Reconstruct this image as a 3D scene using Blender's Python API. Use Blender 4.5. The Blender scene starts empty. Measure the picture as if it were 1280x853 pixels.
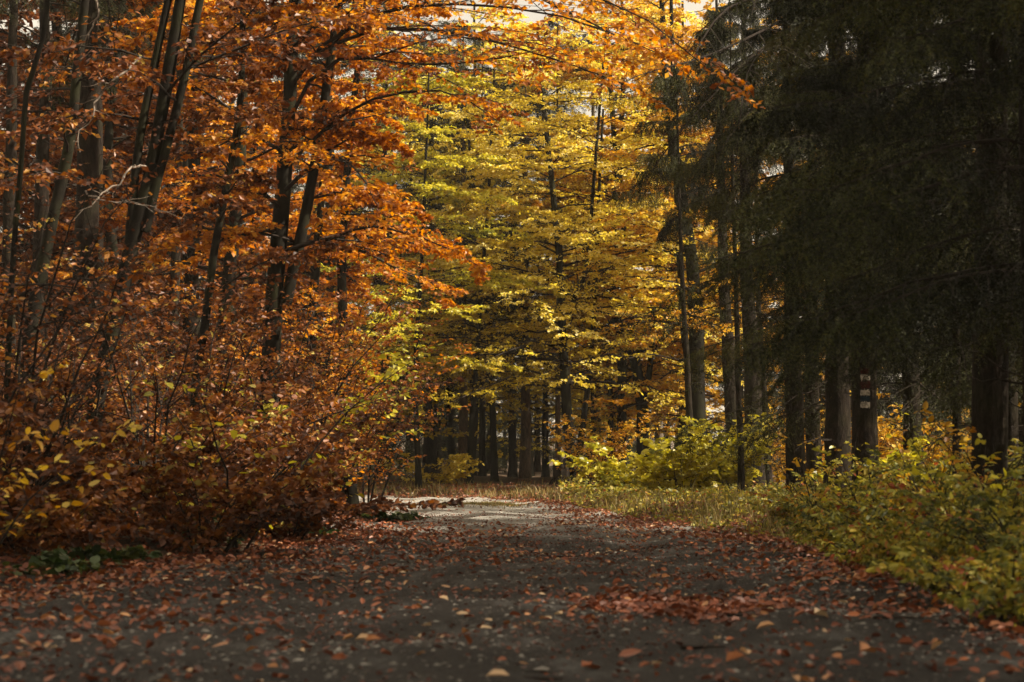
import bpy, math
import numpy as np

# ------------------------------------------------------------------ camera, sky, sun, exposure
SC = bpy.context.scene
COL = SC.collection
F = 2489.0            # focal length in photo pixels (1280 wide)
H = 0.75              # camera height
HOR = 578.0           # horizon row in the photo
PITCH = math.atan((HOR - 426.5) / F)
cam_d = bpy.data.cameras.new('camera'); cam = bpy.data.objects.new('camera', cam_d); COL.objects.link(cam)
cam.location = (0, 0, H); cam.rotation_euler = (math.pi / 2 + PITCH, 0, 0)
cam_d.sensor_width = 36; cam_d.lens = F / 1280 * 36
cam_d.clip_start = 0.1; cam_d.clip_end = 2000
cam_d.dof.use_dof = True; cam_d.dof.focus_distance = 36; cam_d.dof.aperture_fstop = 4.0
SC.camera = cam

SUN_EL, SUN_AZ = 45.0, 98.0     # azimuth measured from +Y (view direction) towards +X (right)
world = bpy.data.worlds.new('World'); SC.world = world; world.use_nodes = True
nt = world.node_tree; nt.nodes.clear()
sky = nt.nodes.new('ShaderNodeTexSky'); sky.sky_type = 'NISHITA'; sky.sun_disc = False
sky.sun_elevation = math.radians(SUN_EL); sky.sun_rotation = math.radians(SUN_AZ)
sky.air_density = 1.0; sky.dust_density = 6.0; sky.ozone_density = 0.6
bg = nt.nodes.new('ShaderNodeBackground'); bg.inputs['Strength'].default_value = 0.05
wo = nt.nodes.new('ShaderNodeOutputWorld')
cl_mix = nt.nodes.new('ShaderNodeMix'); cl_mix.data_type = 'RGBA'; cl_mix.inputs['B'].default_value = (9.8, 9.0, 7.4, 1)
cn = nt.nodes.new('ShaderNodeTexNoise'); cn.inputs['Scale'].default_value = 2.2; cn.inputs['Detail'].default_value = 6
cr_ = nt.nodes.new('ShaderNodeMapRange'); cr_.inputs['From Min'].default_value = .3; cr_.inputs['From Max'].default_value = .6; cr_.inputs['To Min'].default_value = .55; cr_.inputs['To Max'].default_value = .95
nt.links.new(cn.outputs[0], cr_.inputs[0]); nt.links.new(cr_.outputs[0], cl_mix.inputs['Factor']); nt.links.new(sky.outputs[0], cl_mix.inputs['A'])
nt.links.new(cl_mix.outputs['Result'], bg.inputs[0]); nt.links.new(bg.outputs[0], wo.inputs[0])
sd = bpy.data.lights.new('sun', 'SUN'); so = bpy.data.objects.new('sun', sd); COL.objects.link(so)
sd.energy = 5.0; sd.angle = math.radians(0.6); sd.color = (1.0, 0.93, 0.80)
el, az = math.radians(SUN_EL), math.radians(SUN_AZ)
so.rotation_euler = (math.pi / 2 - el, 0, math.pi - az)
SC.view_settings.view_transform = 'Standard'; SC.view_settings.look = 'None'
SC.view_settings.gamma = 1.0; SC.view_settings.exposure = 1.3
SC.view_settings.use_white_balance = True; SC.view_settings.white_balance_temperature = 7100; SC.view_settings.white_balance_tint = 12
SC.cycles.max_bounces = 6; SC.cycles.diffuse_bounces = 3; SC.cycles.glossy_bounces = 2
SC.cycles.transmission_bounces = 3; SC.cycles.use_denoising = True
SC.cycles.sample_clamp_indirect = 4

UP = np.array([0., 0., 1.])
def nrm(v): return v / np.maximum(np.linalg.norm(v, axis=-1, keepdims=True), 1e-9)

def at(px, py, Y):
    x = (px - 640) / F; y = (426.5 - py) / F
    d = np.array([x, math.cos(PITCH) - y * math.sin(PITCH), math.sin(PITCH) + y * math.cos(PITCH)])
    return np.array([0, 0, H]) + d * (Y / d[1])

# ------------------------------------------------------------------ mesh helpers
class Buf:
    """collects vertices and faces, then links them as one mesh object"""
    def __init__(s): s.v = []; s.f = []; s.r = []; s.n = 0
    def add(s, v, f, r=None):
        v = np.asarray(v, np.float32).reshape(-1, 3); f = np.asarray(f, np.int64)
        s.v.append(v); s.f.append(f + s.n)
        s.r.append(np.zeros(len(f), np.float32) if r is None else np.asarray(r, np.float32)); s.n += len(v)
    def mesh(s, name, mat, smooth=False):
        me = bpy.data.meshes.new(name)
        if s.n:
            v = np.concatenate(s.v); me.vertices.add(len(v)); me.vertices.foreach_set('co', v.ravel())
            loops = np.concatenate([f.ravel() for f in s.f]).astype(np.int32)
            sizes = np.concatenate([np.full(len(f), f.shape[1], np.int32) for f in s.f])
            me.loops.add(len(loops)); me.loops.foreach_set('vertex_index', loops)
            me.polygons.add(len(sizes))
            me.polygons.foreach_set('loop_start', np.concatenate([[0], np.cumsum(sizes)[:-1]]).astype(np.int32))
            a = me.attributes.new('rnd', 'FLOAT', 'FACE'); a.data.foreach_set('value', np.concatenate(s.r))
            me.polygons.foreach_set('use_smooth', np.full(len(sizes), smooth))
            me.update(calc_edges=True)
        me.materials.append(mat)
        return me
    def build(s, name, mat, parent=None, smooth=False):
        o = bpy.data.objects.new(name, s.mesh(name, mat, smooth)); COL.objects.link(o)
        if parent is not None: o.parent = parent
        return o

def tubes(buf, P, R, ns=5, cap=False):
    P = np.asarray(P, float); R = np.asarray(R, float); N, K, _ = P.shape
    T = np.empty_like(P); T[:, 1:-1] = P[:, 2:] - P[:, :-2]; T[:, 0] = P[:, 1] - P[:, 0]; T[:, -1] = P[:, -1] - P[:, -2]
    T = nrm(T)
    ref = np.where(np.abs(T[:, :1, 2:]) > 0.9, np.array([1., 0, 0]), UP)
    A = nrm(np.cross(T, ref)); B = np.cross(T, A)
    th = np.arange(ns) * 2 * np.pi / ns
    V = P[:, :, None] + R[:, :, None, None] * (np.cos(th)[None, None, :, None] * A[:, :, None] + np.sin(th)[None, None, :, None] * B[:, :, None])
    i = np.arange(N)[:, None, None] * K * ns; k = np.arange(K - 1)[None, :, None] * ns; j = np.arange(ns)[None, None, :]
    j2 = (j + 1) % ns
    f = np.stack([i + k + j + 0 * j2, i + k + j2, i + k + ns + j2, i + k + ns + j], -1).reshape(-1, 4)
    buf.add(V, f)

def curves(rng, pos, dr, ln, K, bend, wob):
    N = len(pos); t = np.linspace(0, 1, K)[None, :, None]
    w = np.cumsum(rng.normal(0, 1, (N, K, 3)), 1); w -= w[:, :1]
    return pos[:, None] + ln[:, None, None] * (dr[:, None] * t + bend[:, None] * t ** 2 + wob * w / K)

def sample(P, R, t):
    """points, tangents and radii at params t (N,M) along polylines P (N,K,3)"""
    N, K, _ = P.shape; x = np.clip(t, 0, 0.9999) * (K - 1); k = x.astype(int); fr = (x - k)[..., None]
    n = np.arange(N)[:, None]
    a, b = P[n, k], P[n, k + 1]
    r = None if R is None else R[n, k] * (1 - fr[..., 0]) + R[n, k + 1] * fr[..., 0]
    return a + (b - a) * fr, nrm(b - a), r

def kids(rng, P, R, n, t0, t1, ang, ln, K, up=0., bend=0., wob=.1, taper=.25, jit=.15, lt=.7, rr=.6, rmin=.0015):
    N = len(P)
    t = t0 + (t1 - t0) * (np.arange(n)[None] + rng.uniform(0, 1, (N, n))) / n
    p, T, r = sample(P, R, t)
    L = np.linalg.norm(np.diff(P, axis=1), axis=2).sum(1)[:, None]
    sg = np.where((np.arange(n)[None] + rng.integers(0, 2, (N, 1))) % 2, 1., -1.)[..., None]
    S = np.cross(T, UP + 0 * T); S = np.where(np.linalg.norm(S, axis=-1, keepdims=True) < .25, rng.normal(0, 1, S.shape), S); S = nrm(S)
    a = (ang * rng.uniform(.75, 1.25, (N, n)))[..., None]
    d = nrm(T * np.cos(a) + S * sg * np.sin(a) + UP * up + rng.normal(0, jit, T.shape))
    length = (L * ln if np.isscalar(ln) else ln[:, None]) * (1 - lt * t) * rng.uniform(.6, 1.2, (N, n))
    M = N * n
    C = curves(rng, p.reshape(M, 3), d.reshape(M, 3), length.reshape(M), K, np.tile(UP * bend, (M, 1)), wob)
    r0 = np.maximum(r.reshape(M) * rr, rmin)
    RR = r0[:, None] * np.linspace(1, taper, K)[None]
    return C, np.maximum(RR, rmin * .7), np.repeat(np.arange(N), n)

def leaves(buf, rng, P, n, size, clump=None, flat=.9, droop=.15, fold=.25, hi=False, t0=.1, wide=.32, keep=None):
    N = len(P)
    t = t0 + (1 - t0) * (np.arange(n)[None] + rng.uniform(0, 1, (N, n))) / n
    p, T, _ = sample(P, None, t)
    sg = np.where(np.arange(n)[None] % 2, 1., -1.)[..., None]
    S = nrm(np.cross(T, UP + 0 * T) + rng.normal(0, .05, T.shape))
    d = nrm(T * .55 + S * sg * .8 + rng.normal(0, .35, T.shape) - UP * droop)
    nn = nrm(UP * flat + rng.normal(0, .45, T.shape))
    s = size * rng.uniform(.6, 1.25, (N, n)); c = np.zeros(N) if clump is None else clump
    r = np.clip(.5 + .55 * (c[:, None]) + rng.normal(0, .2, (N, n)), 0, 1)
    p, d, nn, s, r = (x.reshape(N * n, -1) for x in (p, d, nn, s, r))
    if keep is not None:
        m = keep(p, rng); p, d, nn, s, r = p[m], d[m], nn[m], s[m], r[m]
    put_leaves(buf, rng, p, d, nn, s[:, 0], r[:, 0], fold, hi, wide)

def put_leaves(buf, rng, p, d, nn, s, r, fold=.25, hi=False, wide=.32):
    M = len(p)
    if not M: return
    v = nrm(np.cross(nn, d)); w = np.cross(d, v); s = s[:, None]
    fo = (fold * rng.uniform(.2, 1.6, M))[:, None]; cu = rng.normal(-.1, .18, M)[:, None]
    q = lambda a, b, c: p + s * (d * a + v * b + w * c)
    if hi:
        W = wide
        V = np.stack([q(0, 0, 0), q(.28, W, fo * W), q(.68, W * .85, fo * W * .9 + cu * .5), q(1, 0, cu),
                      q(.68, -W * .85, fo * W * .9 + cu * .5), q(.28, -W, fo * W)], 1)
        b = np.arange(M)[:, None] * 6
        f = np.concatenate([b + [0, 1, 2, 3], b + [3, 4, 5, 0]]); rr = np.concatenate([r, r])
    else:
        W = wide * 1.05
        V = np.stack([q(0, 0, 0), q(.5, W, fo * W), q(1, 0, cu * .6), q(.5, -W, fo * W)], 1)
        f = np.arange(M)[:, None] * 4 + np.arange(4)[None]; rr = r
    buf.add(V.reshape(-1, 3), f, rr)

def needles(buf, rng, P, n, ln, wd, clump=None):
    N = len(P)
    t = (np.arange(n)[None] + rng.uniform(0, 1, (N, n))) / n
    p, T, _ = sample(P, None, t)
    d = nrm(T * .7 + nrm(np.cross(T, rng.normal(0, 1, T.shape))) )
    s = ln * rng.uniform(.7, 1.2, (N, n, 1))
    V = np.stack([p - T * wd, p + T * wd, p + d * s], 2).reshape(-1, 3)
    c = np.zeros(N) if clump is None else clump
    r = np.clip(.5 + .5 * c[:, None] + rng.normal(0, .2, (N, n)), 0, 1).ravel()
    buf.add(V, np.arange(N * n * 3).reshape(-1, 3), r)

# ------------------------------------------------------------------ materials
def node_mat(name):
    m = bpy.data.materials.new(name); m.use_nodes = True; t = m.node_tree; t.nodes.clear()
    return m, t, lambda k, **kw: _mk(t, k, kw)
def _mk(t, k, kw):
    n = t.nodes.new(k)
    for a, b in kw.items():
        if a in n.inputs: n.inputs[a].default_value = b
        else: setattr(n, a, b)
    return n
def ramp(t, stops):
    n = t.nodes.new('ShaderNodeValToRGB'); e = n.color_ramp.elements
    while len(e) < len(stops): e.new(.5)
    for el_, (p, c) in zip(e, stops): el_.position = p; el_.color = (*c, 1)
    return n
def leaf_mat(name, stops, trans=.45, rough=.42, spec=.4):
    m, t, N = node_mat(name); L = t.links.new
    a = N('ShaderNodeAttribute', attribute_name='rnd'); r = ramp(t, stops); L(a.outputs['Fac'], r.inputs[0])
    b = N('ShaderNodeBsdfPrincipled', Roughness=rough); b.inputs['Specular IOR Level'].default_value = spec
    tr = N('ShaderNodeBsdfTranslucent'); mx = N('ShaderNodeMixShader'); mx.inputs[0].default_value = trans
    hs = N('ShaderNodeHueSaturation', Saturation=1.05, Value=1.15)
    o = N('ShaderNodeOutputMaterial')
    L(r.outputs[0], b.inputs['Base Color']); L(r.outputs[0], hs.inputs['Color']); L(hs.outputs[0], tr.inputs[0])
    L(b.outputs[0], mx.inputs[1]); L(tr.outputs[0], mx.inputs[2]); L(mx.outputs[0], o.inputs[0])
    return m
def bark_mat(name, c1, c2, c3, scale=14, stretch=.12, bump=.6, moss=0.0):
    m, t, N = node_mat(name); L = t.links.new
    tc = N('ShaderNodeTexCoord'); mp = N('ShaderNodeMapping'); mp.inputs['Scale'].default_value = (1, 1, stretch)
    n1 = N('ShaderNodeTexNoise', Scale=scale, Detail=8., Roughness=.7); n2 = N('ShaderNodeTexNoise', Scale=3., Detail=4.)
    L(tc.outputs['Object'], mp.inputs[0]); L(mp.outputs[0], n1.inputs['Vector']); L(tc.outputs['Object'], n2.inputs['Vector'])
    r = ramp(t, [(.3, c1), (.52, c2), (.75, c3)]); L(n1.outputs[0], r.inputs[0])
    mix = N('ShaderNodeMix', data_type='RGBA'); L(r.outputs[0], mix.inputs['A']); mix.inputs['B'].default_value = (.026, .028, .010, 1)
    r2 = ramp(t, [(.45, (0, 0, 0)), (.7, (moss,) * 3)]); L(n2.outputs[0], r2.inputs[0]); L(r2.outputs[0], mix.inputs['Factor'])
    b = N('ShaderNodeBsdfPrincipled', Roughness=.85); b.inputs['Specular IOR Level'].default_value = .08
    bp = N('ShaderNodeBump', Strength=bump, Distance=.03); L(n1.outputs[0], bp.inputs['Height']); L(bp.outputs[0], b.inputs['Normal'])
    o = N('ShaderNodeOutputMaterial'); L(mix.outputs['Result'], b.inputs['Base Color']); L(b.outputs[0], o.inputs[0])
    return m
def flat_mat(name, c1, c2, scale=20., rough=.8):
    m, t, N = node_mat(name); L = t.links.new
    tc = N('ShaderNodeTexCoord'); n = N('ShaderNodeTexNoise', Scale=scale, Detail=5.); L(tc.outputs['Object'], n.inputs['Vector'])
    r = ramp(t, [(.35, c1), (.65, c2)]); L(n.outputs[0], r.inputs[0])
    b = N('ShaderNodeBsdfPrincipled', Roughness=rough); b.inputs['Specular IOR Level'].default_value = .12; o = N('ShaderNodeOutputMaterial')
    L(r.outputs[0], b.inputs['Base Color']); L(b.outputs[0], o.inputs[0]); return m

M = {}
M['orange'] = leaf_mat('orange beech leaves', [(0, (.16, .046, .012)), (.35, (.36, .115, .018)), (.65, (.58, .23, .03)), (1, (.70, .40, .07))], trans=.58)
M['dim'] = leaf_mat('brown beech leaves darkened for shade', [(0, (.05, .018, .009)), (.5, (.15, .045, .014)), (.85, (.30, .10, .02)), (1, (.40, .2, .04))], trans=.4)  # shade of the far left wood put into the leaf colour
M['rust'] = leaf_mat('rust beech leaves', [(0, (.035, .013, .007)), (.4, (.12, .038, .012)), (.7, (.27, .088, .019)), (.92, (.42, .20, .045)), (1, (.45, .36, .09))], trans=.38, rough=.5, spec=.35)
M['gold'] = leaf_mat('golden beech leaves', [(0, (.34, .14, .018)), (.4, (.56, .30, .035)), (.75, (.68, .44, .055)), (1, (.75, .58, .16))], trans=.55)
M['yellow'] = leaf_mat('yellow beech leaves', [(0, (.36, .27, .03)), (.4, (.64, .49, .06)), (.75, (.78, .63, .11)), (1, (.86, .76, .34))], trans=.6)
M['lime'] = leaf_mat('yellow green leaves', [(0, (.16, .17, .022)), (.45, (.50, .43, .04)), (.8, (.66, .56, .06)), (1, (.62, .58, .16))], rough=.36)
M['herb'] = leaf_mat('mixed undergrowth leaves', [(0, (.05, .06, .014)), (.35, (.17, .17, .03)), (.6, (.34, .29, .04)), (.82, (.48, .34, .05)), (.95, (.36, .12, .03)), (1, (.3, .07, .025))], trans=.35, rough=.5, spec=.3)
M['green'] = leaf_mat('dark green herb leaves', [(0, (.02, .045, .014)), (.5, (.05, .085, .02)), (1, (.13, .14, .03))], trans=.25)
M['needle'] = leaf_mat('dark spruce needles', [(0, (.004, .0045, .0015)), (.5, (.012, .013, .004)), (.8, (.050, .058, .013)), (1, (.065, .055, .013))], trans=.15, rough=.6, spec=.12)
M['litter'] = leaf_mat('fallen leaves', [(0, (.07, .022, .012)), (.4, (.19, .050, .020)), (.68, (.30, .090, .028)), (.88, (.42, .20, .075)), (1, (.55, .38, .22))], trans=.1, rough=.5, spec=.4)
M['grass'] = leaf_mat('dry verge grass', [(0, (.07, .065, .018)), (.5, (.17, .13, .035)), (1, (.36, .26, .10))], trans=.3, rough=.6)
M['beech'] = bark_mat('smooth beech bark', (.005, .004, .003), (.011, .009, .0065), (.026, .022, .016), scale=9, stretch=.5, bump=.35, moss=.6)
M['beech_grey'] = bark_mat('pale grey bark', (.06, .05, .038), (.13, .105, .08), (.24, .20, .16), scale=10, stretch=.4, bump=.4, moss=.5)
M['spruce_pale'] = bark_mat('spruce bark paled as sunlit', (.03, .02, .014), (.10, .070, .050), (.20, .15, .11), scale=26, stretch=.3, bump=1.0, moss=.3)  # lighter copy of the spruce bark, sunlight painted into the colour
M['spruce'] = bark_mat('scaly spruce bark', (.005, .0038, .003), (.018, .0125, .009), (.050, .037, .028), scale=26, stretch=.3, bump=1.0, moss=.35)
M['twig'] = flat_mat('dark twig bark', (.012, .009, .007), (.032, .023, .017))
M['dead'] = flat_mat('bleached dead wood', (.10, .078, .06), (.26, .21, .17))
M['white_paint'] = flat_mat('white trail paint', (.16, .14, .11), (.50, .44, .37), 45)
M['red_paint'] = flat_mat('dark red trail paint', (.035, .007, .006), (.06, .010, .009), 60)
M['blue_paint'] = flat_mat('dark blue trail paint', (.012, .02, .028), (.02, .035, .045), 60)
M['stone'] = flat_mat('road stone', (.06, .055, .048), (.26, .24, .21), 9.)

# ------------------------------------------------------------------ ground height and road
RC = np.array([(-.4, -12), (-.4, 4), (-.35, 12), (.25, 18), (.05, 24), (-.4, 30), (-1.15, 36), (-3.4, 40.8), (-9, 43.5), (-18, 46), (-45, 50)], float)
RW = np.array([3.2, 3.1, 2.7, 2.2, 1.9, 1.6, 1.7, 1.7, 1.7, 1.7, 1.7])
_t = np.linspace(0, len(RC) - 1, 400)
def _cr(A, t):
    k = np.clip(t.astype(int), 0, len(A) - 2); u = (t - k)[:, None]
    g = lambda i: A[np.clip(i, 0, len(A) - 1)]
    p0, p1, p2, p3 = g(k - 1), g(k), g(k + 1), g(k + 2)
    return .5 * (2 * p1 + (p2 - p0) * u + (2 * p0 - 5 * p1 + 4 * p2 - p3) * u ** 2 + (3 * p1 - p0 - 3 * p2 + p3) * u ** 3)
RP = _cr(RC, _t); RH = np.interp(_t, np.arange(len(RW)), RW)
RT = nrm(np.gradient(RP, axis=0)); RN = np.stack([RT[:, 1], -RT[:, 0]], 1)   # points right of travel
def road_d(x, y):
    """signed distance outside the road edge, and which side (+ right)"""
    x = np.asarray(x, float).ravel(); y = np.asarray(y, float).ravel(); out = np.empty(len(x)); sd_ = np.empty(len(x))
    for a in range(0, len(x), 20000):
        dx = x[a:a + 20000, None] - RP[None, :, 0]; dy = y[a:a + 20000, None] - RP[None, :, 1]
        q = dx * dx + dy * dy; i = q.argmin(1); n = np.arange(len(i))
        out[a:a + 20000] = np.sqrt(q[n, i]) - RH[i]
        sd_[a:a + 20000] = np.sign(dx[n, i] * RN[i, 0] + dy[n, i] * RN[i, 1])
    return out, sd_
_g = np.random.default_rng(5); _W = [(_g.uniform(.15, 3.2), _g.uniform(0, 6.28), _g.uniform(0, 6.28)) for _ in range(22)]
def wav(x, y):
    z = 0
    for f, a, p in _W: z = z + np.sin(f * (x * math.cos(a) + y * math.sin(a)) + p) * .045 / (f + .6)
    return z
def sst(x, a, b): t = np.clip((x - a) / (b - a), 0, 1); return t * t * (3 - 2 * t)
def gz(x, y):
    x = np.asarray(x, float); y = np.asarray(y, float); sh = x.shape; d, s = road_d(x, y); x = x.ravel(); y = y.ravel()
    n = wav(x, y)
    z = -.05 + .16 * sst(d + .5 * n / .05 * .12, -.25, 1.1) + .5 * n * sst(d, 0, 2) + np.where(s < 0, .12, .05) * sst(d, .5, 4)
    z -= .14 * sst(-d, .15, .6)
    z += .16 * sst(y, 42, 56) + 1.2 * sst(y, 60, 150) + 6 * sst(y, 150, 600)
    return z.reshape(sh)
def roadz(x, y):
    d_ = x + .1 - .02 * y; return .25 * wav(x * 2.2, y * 1.3) - .035 * (np.exp(-((d_ - .95) / .28) ** 2) + np.exp(-((d_ + 1.0) / .28) ** 2)) * (1 - sst(y, 20, 32)) + .012 * np.sin(x * 9 + 2 * np.sin(y * 1.7)) * np.sin(y * 2.3 + x)
def surf(x, y): 
    d, _ = road_d(x, y)
    return np.where(d < .35, np.maximum(gz(x, y), roadz(x, y)), gz(x, y))

def ground_mat():
    m, t, N = node_mat('forest floor'); L = t.links.new; tc = N('ShaderNodeTexCoord')
    n1 = N('ShaderNodeTexNoise', Scale=14., Detail=9., Roughness=.75); n2 = N('ShaderNodeTexNoise', Scale=1.2, Detail=4.)
    for n in (n1, n2): L(tc.outputs['Object'], n.inputs['Vector'])
    r = ramp(t, [(.3, (.018, .010, .006)), (.5, (.055, .026, .012)), (.72, (.13, .055, .022))]); L(n1.outputs[0], r.inputs[0])
    r2 = ramp(t, [(.35, (.05, .045, .012)), (.65, (.09, .05, .02))]); L(n2.outputs[0], r2.inputs[0])
    mx = N('ShaderNodeMix', data_type='RGBA'); mx.inputs['Factor'].default_value = .35
    L(r.outputs[0], mx.inputs['A']); L(r2.outputs[0], mx.inputs['B'])
    b = N('ShaderNodeBsdfPrincipled', Roughness=.95); bp = N('ShaderNodeBump', Strength=.8, Distance=.04)
    L(n1.outputs[0], bp.inputs['Height']); L(bp.outputs[0], b.inputs['Normal']); L(mx.outputs['Result'], b.inputs['Base Color'])
    o = N('ShaderNodeOutputMaterial'); L(b.outputs[0], o.inputs[0]); return m
def road_mat():
    m, t, N = node_mat('gravel road'); L = t.links.new; tc = N('ShaderNodeTexCoord')
    v = N('ShaderNodeTexVoronoi', Scale=55.); n1 = N('ShaderNodeTexNoise', Scale=24., Detail=9., Roughness=.8)
    n2 = N('ShaderNodeTexNoise', Scale=1.5, Detail=9., Roughness=.68)
    mp = N('ShaderNodeMapping'); mp.inputs['Scale'].default_value = (1.6, .5, 1)
    for n in (v, n1): L(tc.outputs['Object'], n.inputs['Vector'])
    L(tc.outputs['Object'], mp.inputs[0]); L(mp.outputs[0], n2.inputs['Vector'])
    r1 = ramp(t, [(.38, (.006, .0045, .0035)), (.52, (.022, .018, .015)), (.68, (.115, .105, .094))]); L(n1.outputs[0], r1.inputs[0])
    r2 = ramp(t, [(.44, (.012, .007, .004)), (.54, (.028, .020, .014)), (.64, (.115, .110, .102))]); L(n2.outputs[0], r2.inputs[0])
    mx = N('ShaderNodeMix', data_type='RGBA'); mx.inputs['Factor'].default_value = .6
    L(r1.outputs[0], mx.inputs['A']); L(r2.outputs[0], mx.inputs['B'])
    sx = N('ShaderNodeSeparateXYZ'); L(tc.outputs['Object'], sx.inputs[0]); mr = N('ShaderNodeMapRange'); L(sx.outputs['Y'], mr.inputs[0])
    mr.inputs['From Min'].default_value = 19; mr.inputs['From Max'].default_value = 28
    r3 = ramp(t, [(.32, (.08, .074, .064)), (.44, (.36, .34, .30)), (.64, (.55, .53, .47))]); L(n1.outputs[0], r3.inputs[0])   # paler towards the bend, sunlight painted into the gravel colour
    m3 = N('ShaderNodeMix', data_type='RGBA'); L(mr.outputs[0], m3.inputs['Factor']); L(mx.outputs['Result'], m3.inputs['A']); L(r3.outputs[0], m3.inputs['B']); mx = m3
    b = N('ShaderNodeBsdfPrincipled', Roughness=.75); b.inputs['Specular IOR Level'].default_value = .25
    ad = N('ShaderNodeMath', operation='ADD'); L(v.outputs['Distance'], ad.inputs[0]); L(n1.outputs[0], ad.inputs[1])
    bp = N('ShaderNodeBump', Strength=1.0, Distance=.045); L(ad.outputs[0], bp.inputs['Height'])
    L(bp.outputs[0], b.inputs['Normal']); L(mx.outputs['Result'], b.inputs['Base Color'])
    o = N('ShaderNodeOutputMaterial'); L(b.outputs[0], o.inputs[0]); return m

def grid_mesh(name, X, Y, Z, mat):
    b = Buf(); n, m_ = X.shape
    i = (np.arange(n - 1)[:, None] * m_ + np.arange(m_ - 1)[None]).ravel()
    b.add(np.stack([X, Y, Z], -1), np.stack([i, i + 1, i + m_ + 1, i + m_], 1)); o = b.build(name, mat, smooth=True); return o
xs = np.concatenate([np.linspace(-600, -40, 25)[:-1], np.linspace(-40, -8, 50)[:-1], np.linspace(-8, 8, 160)[:-1], np.linspace(8, 40, 50)[:-1], np.linspace(40, 600, 25)])
ys = np.concatenate([np.linspace(-100, -5, 12)[:-1], np.linspace(-5, 48, 380)[:-1], np.linspace(48, 120, 70)[:-1], np.linspace(120, 900, 30)])
gx, gy = np.meshgrid(xs, ys)
g_ = grid_mesh('forest_floor', gx, gy, gz(gx, gy), ground_mat()); g_['kind'] = 'structure'
s_ = np.linspace(-1, 1, 61); rp = RP[np.linspace(0, 399, 1200).astype(int)]
ti = np.linspace(0, 399, 1200); rx = np.interp(ti, np.arange(400), RP[:, 0]); ry = np.interp(ti, np.arange(400), RP[:, 1])
nx = np.interp(ti, np.arange(400), RN[:, 0]); ny = np.interp(ti, np.arange(400), RN[:, 1]); hw = np.interp(ti, np.arange(400), RH) + .3
X_ = rx[:, None] + nx[:, None] * hw[:, None] * s_; Y_ = ry[:, None] + ny[:, None] * hw[:, None] * s_
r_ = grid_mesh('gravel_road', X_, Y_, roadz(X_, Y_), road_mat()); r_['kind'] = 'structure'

# ------------------------------------------------------------------ things
def empty(name, loc, label, cat, group=None):
    o = bpy.data.objects.new(name, None); COL.objects.link(o); o.location = loc; o.empty_display_size = .3
    o['label'] = label; o['category'] = cat
    if group: o['group'] = group
    return o
def tag(o, label, cat, group=None):
    o['label'] = label; o['category'] = cat
    if group: o['group'] = group
    return o
def dup(root, loc, rz, label, group=None, sc=1.):
    r = root.copy(); COL.objects.link(r); r.location = loc; r.rotation_euler = (0, 0, rz); r.scale = (sc, sc, sc); r['label'] = label
    if group: r['group'] = group
    for ch in list(root.children):
        c = ch.copy(); COL.objects.link(c); c.parent = r
    return r

def resamp(pts, K):
    pts = np.asarray(pts, float); A = _cr(pts, np.linspace(0, len(pts) - 1, K * 4))
    s = np.concatenate([[0], np.cumsum(np.linalg.norm(np.diff(A, axis=0), axis=1))]); u = np.linspace(0, s[-1], K)
    return np.stack([np.interp(u, s, A[:, i]) for i in range(3)], 1)

def stem_tubes(buf, rng, stems, ns=14):
    """stems: list of (points (K,3), r0, r1, flare)"""
    out = []
    for pts, r0, r1, fl in stems:
        K = 34; P = resamp(pts, K); u = np.linspace(0, 1, K); z = P[:, 2] - P[0, 2]
        w = rng.normal(0, 1, (K, 3)) * np.array([1, 1, 0]); w = np.cumsum(w, 0); w -= np.outer(u, w[-1]); P = P + w * r0 * .05
        R = (r0 + (r1 - r0) * u) * (1 + rng.normal(0, .03, K))
        if fl: R = R * (1 + .4 * np.exp(-z / .22))
        tubes(buf, P[None], R[None], ns); out.append((P, R))
    return out

def crown(rng, TP, TR, wood, foliage, zlo, zhi, nlimb, llen, size, nsec=11, ntw=6, nlf=7, bias=None, bw=0., rise=.45, bend=-.3, hi=False, keep=None, extra=None, clumpv=.25, sparse_twigs=False, loc=None):
    """beech-like crown: limbs along the stem, flat sprays of twigs, leaves on the twigs"""
    z = TP[:, 2]; zz = rng.uniform(zlo, zhi, nlimb); zz.sort()
    P0 = np.stack([np.interp(zz, z, TP[:, i]) for i in range(3)], 1); r0 = np.interp(zz, z, TR)
    a = rng.uniform(0, 2 * np.pi, nlimb); d = np.stack([np.cos(a), np.sin(a), np.zeros(nlimb)], 1)
    if bias is not None: d = nrm(d + np.asarray(bias) * bw)
    d = nrm(d + UP * rise * rng.uniform(.4, 1.3, (nlimb, 1)))
    top = (zz - zlo) / max(zhi - zlo, .1); L = llen * (1 - .45 * top) * rng.uniform(.6, 1.15, nlimb)
    C = curves(rng, P0, d, L, 9, np.tile(UP * bend, (nlimb, 1)), .12)
    R = np.maximum(.3 * r0[:, None], .012) * np.linspace(1, .18, 9)
    if extra is not None:
        E = np.stack([resamp(e, 9) for e in extra]); C = np.concatenate([C, E]); R = np.concatenate([R, np.tile(.35 * np.interp(zhi * .6, z, TR) * np.linspace(1, .2, 9), (len(E), 1))])
    tubes(wood, C, R, 6)
    S, SR, si = kids(rng, C, R, nsec, .15, 1, .85, .42, 6, up=.06, bend=-.12, wob=.12)
    tubes(wood, S, SR, 4)
    T, TRr, ti_ = kids(rng, S, SR, ntw, .1, 1, .8, .40, 4, up=.02, bend=-.12, wob=.1, lt=.5)
    tubes(wood, T, TRr, 3)
    T = np.concatenate([T, S[:, 2:]]) if S.shape[1] - 2 == 4 else T
    cl_l = rng.normal(0, clumpv, len(C)); cl_s = cl_l[si] + rng.normal(0, clumpv * .8, len(S)); cl = np.concatenate([cl_s[ti_], cl_s])
    leaves(foliage, rng, T, nlf, size, clump=cl[:len(T)], hi=hi, keep=keep, flat=.7)

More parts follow.
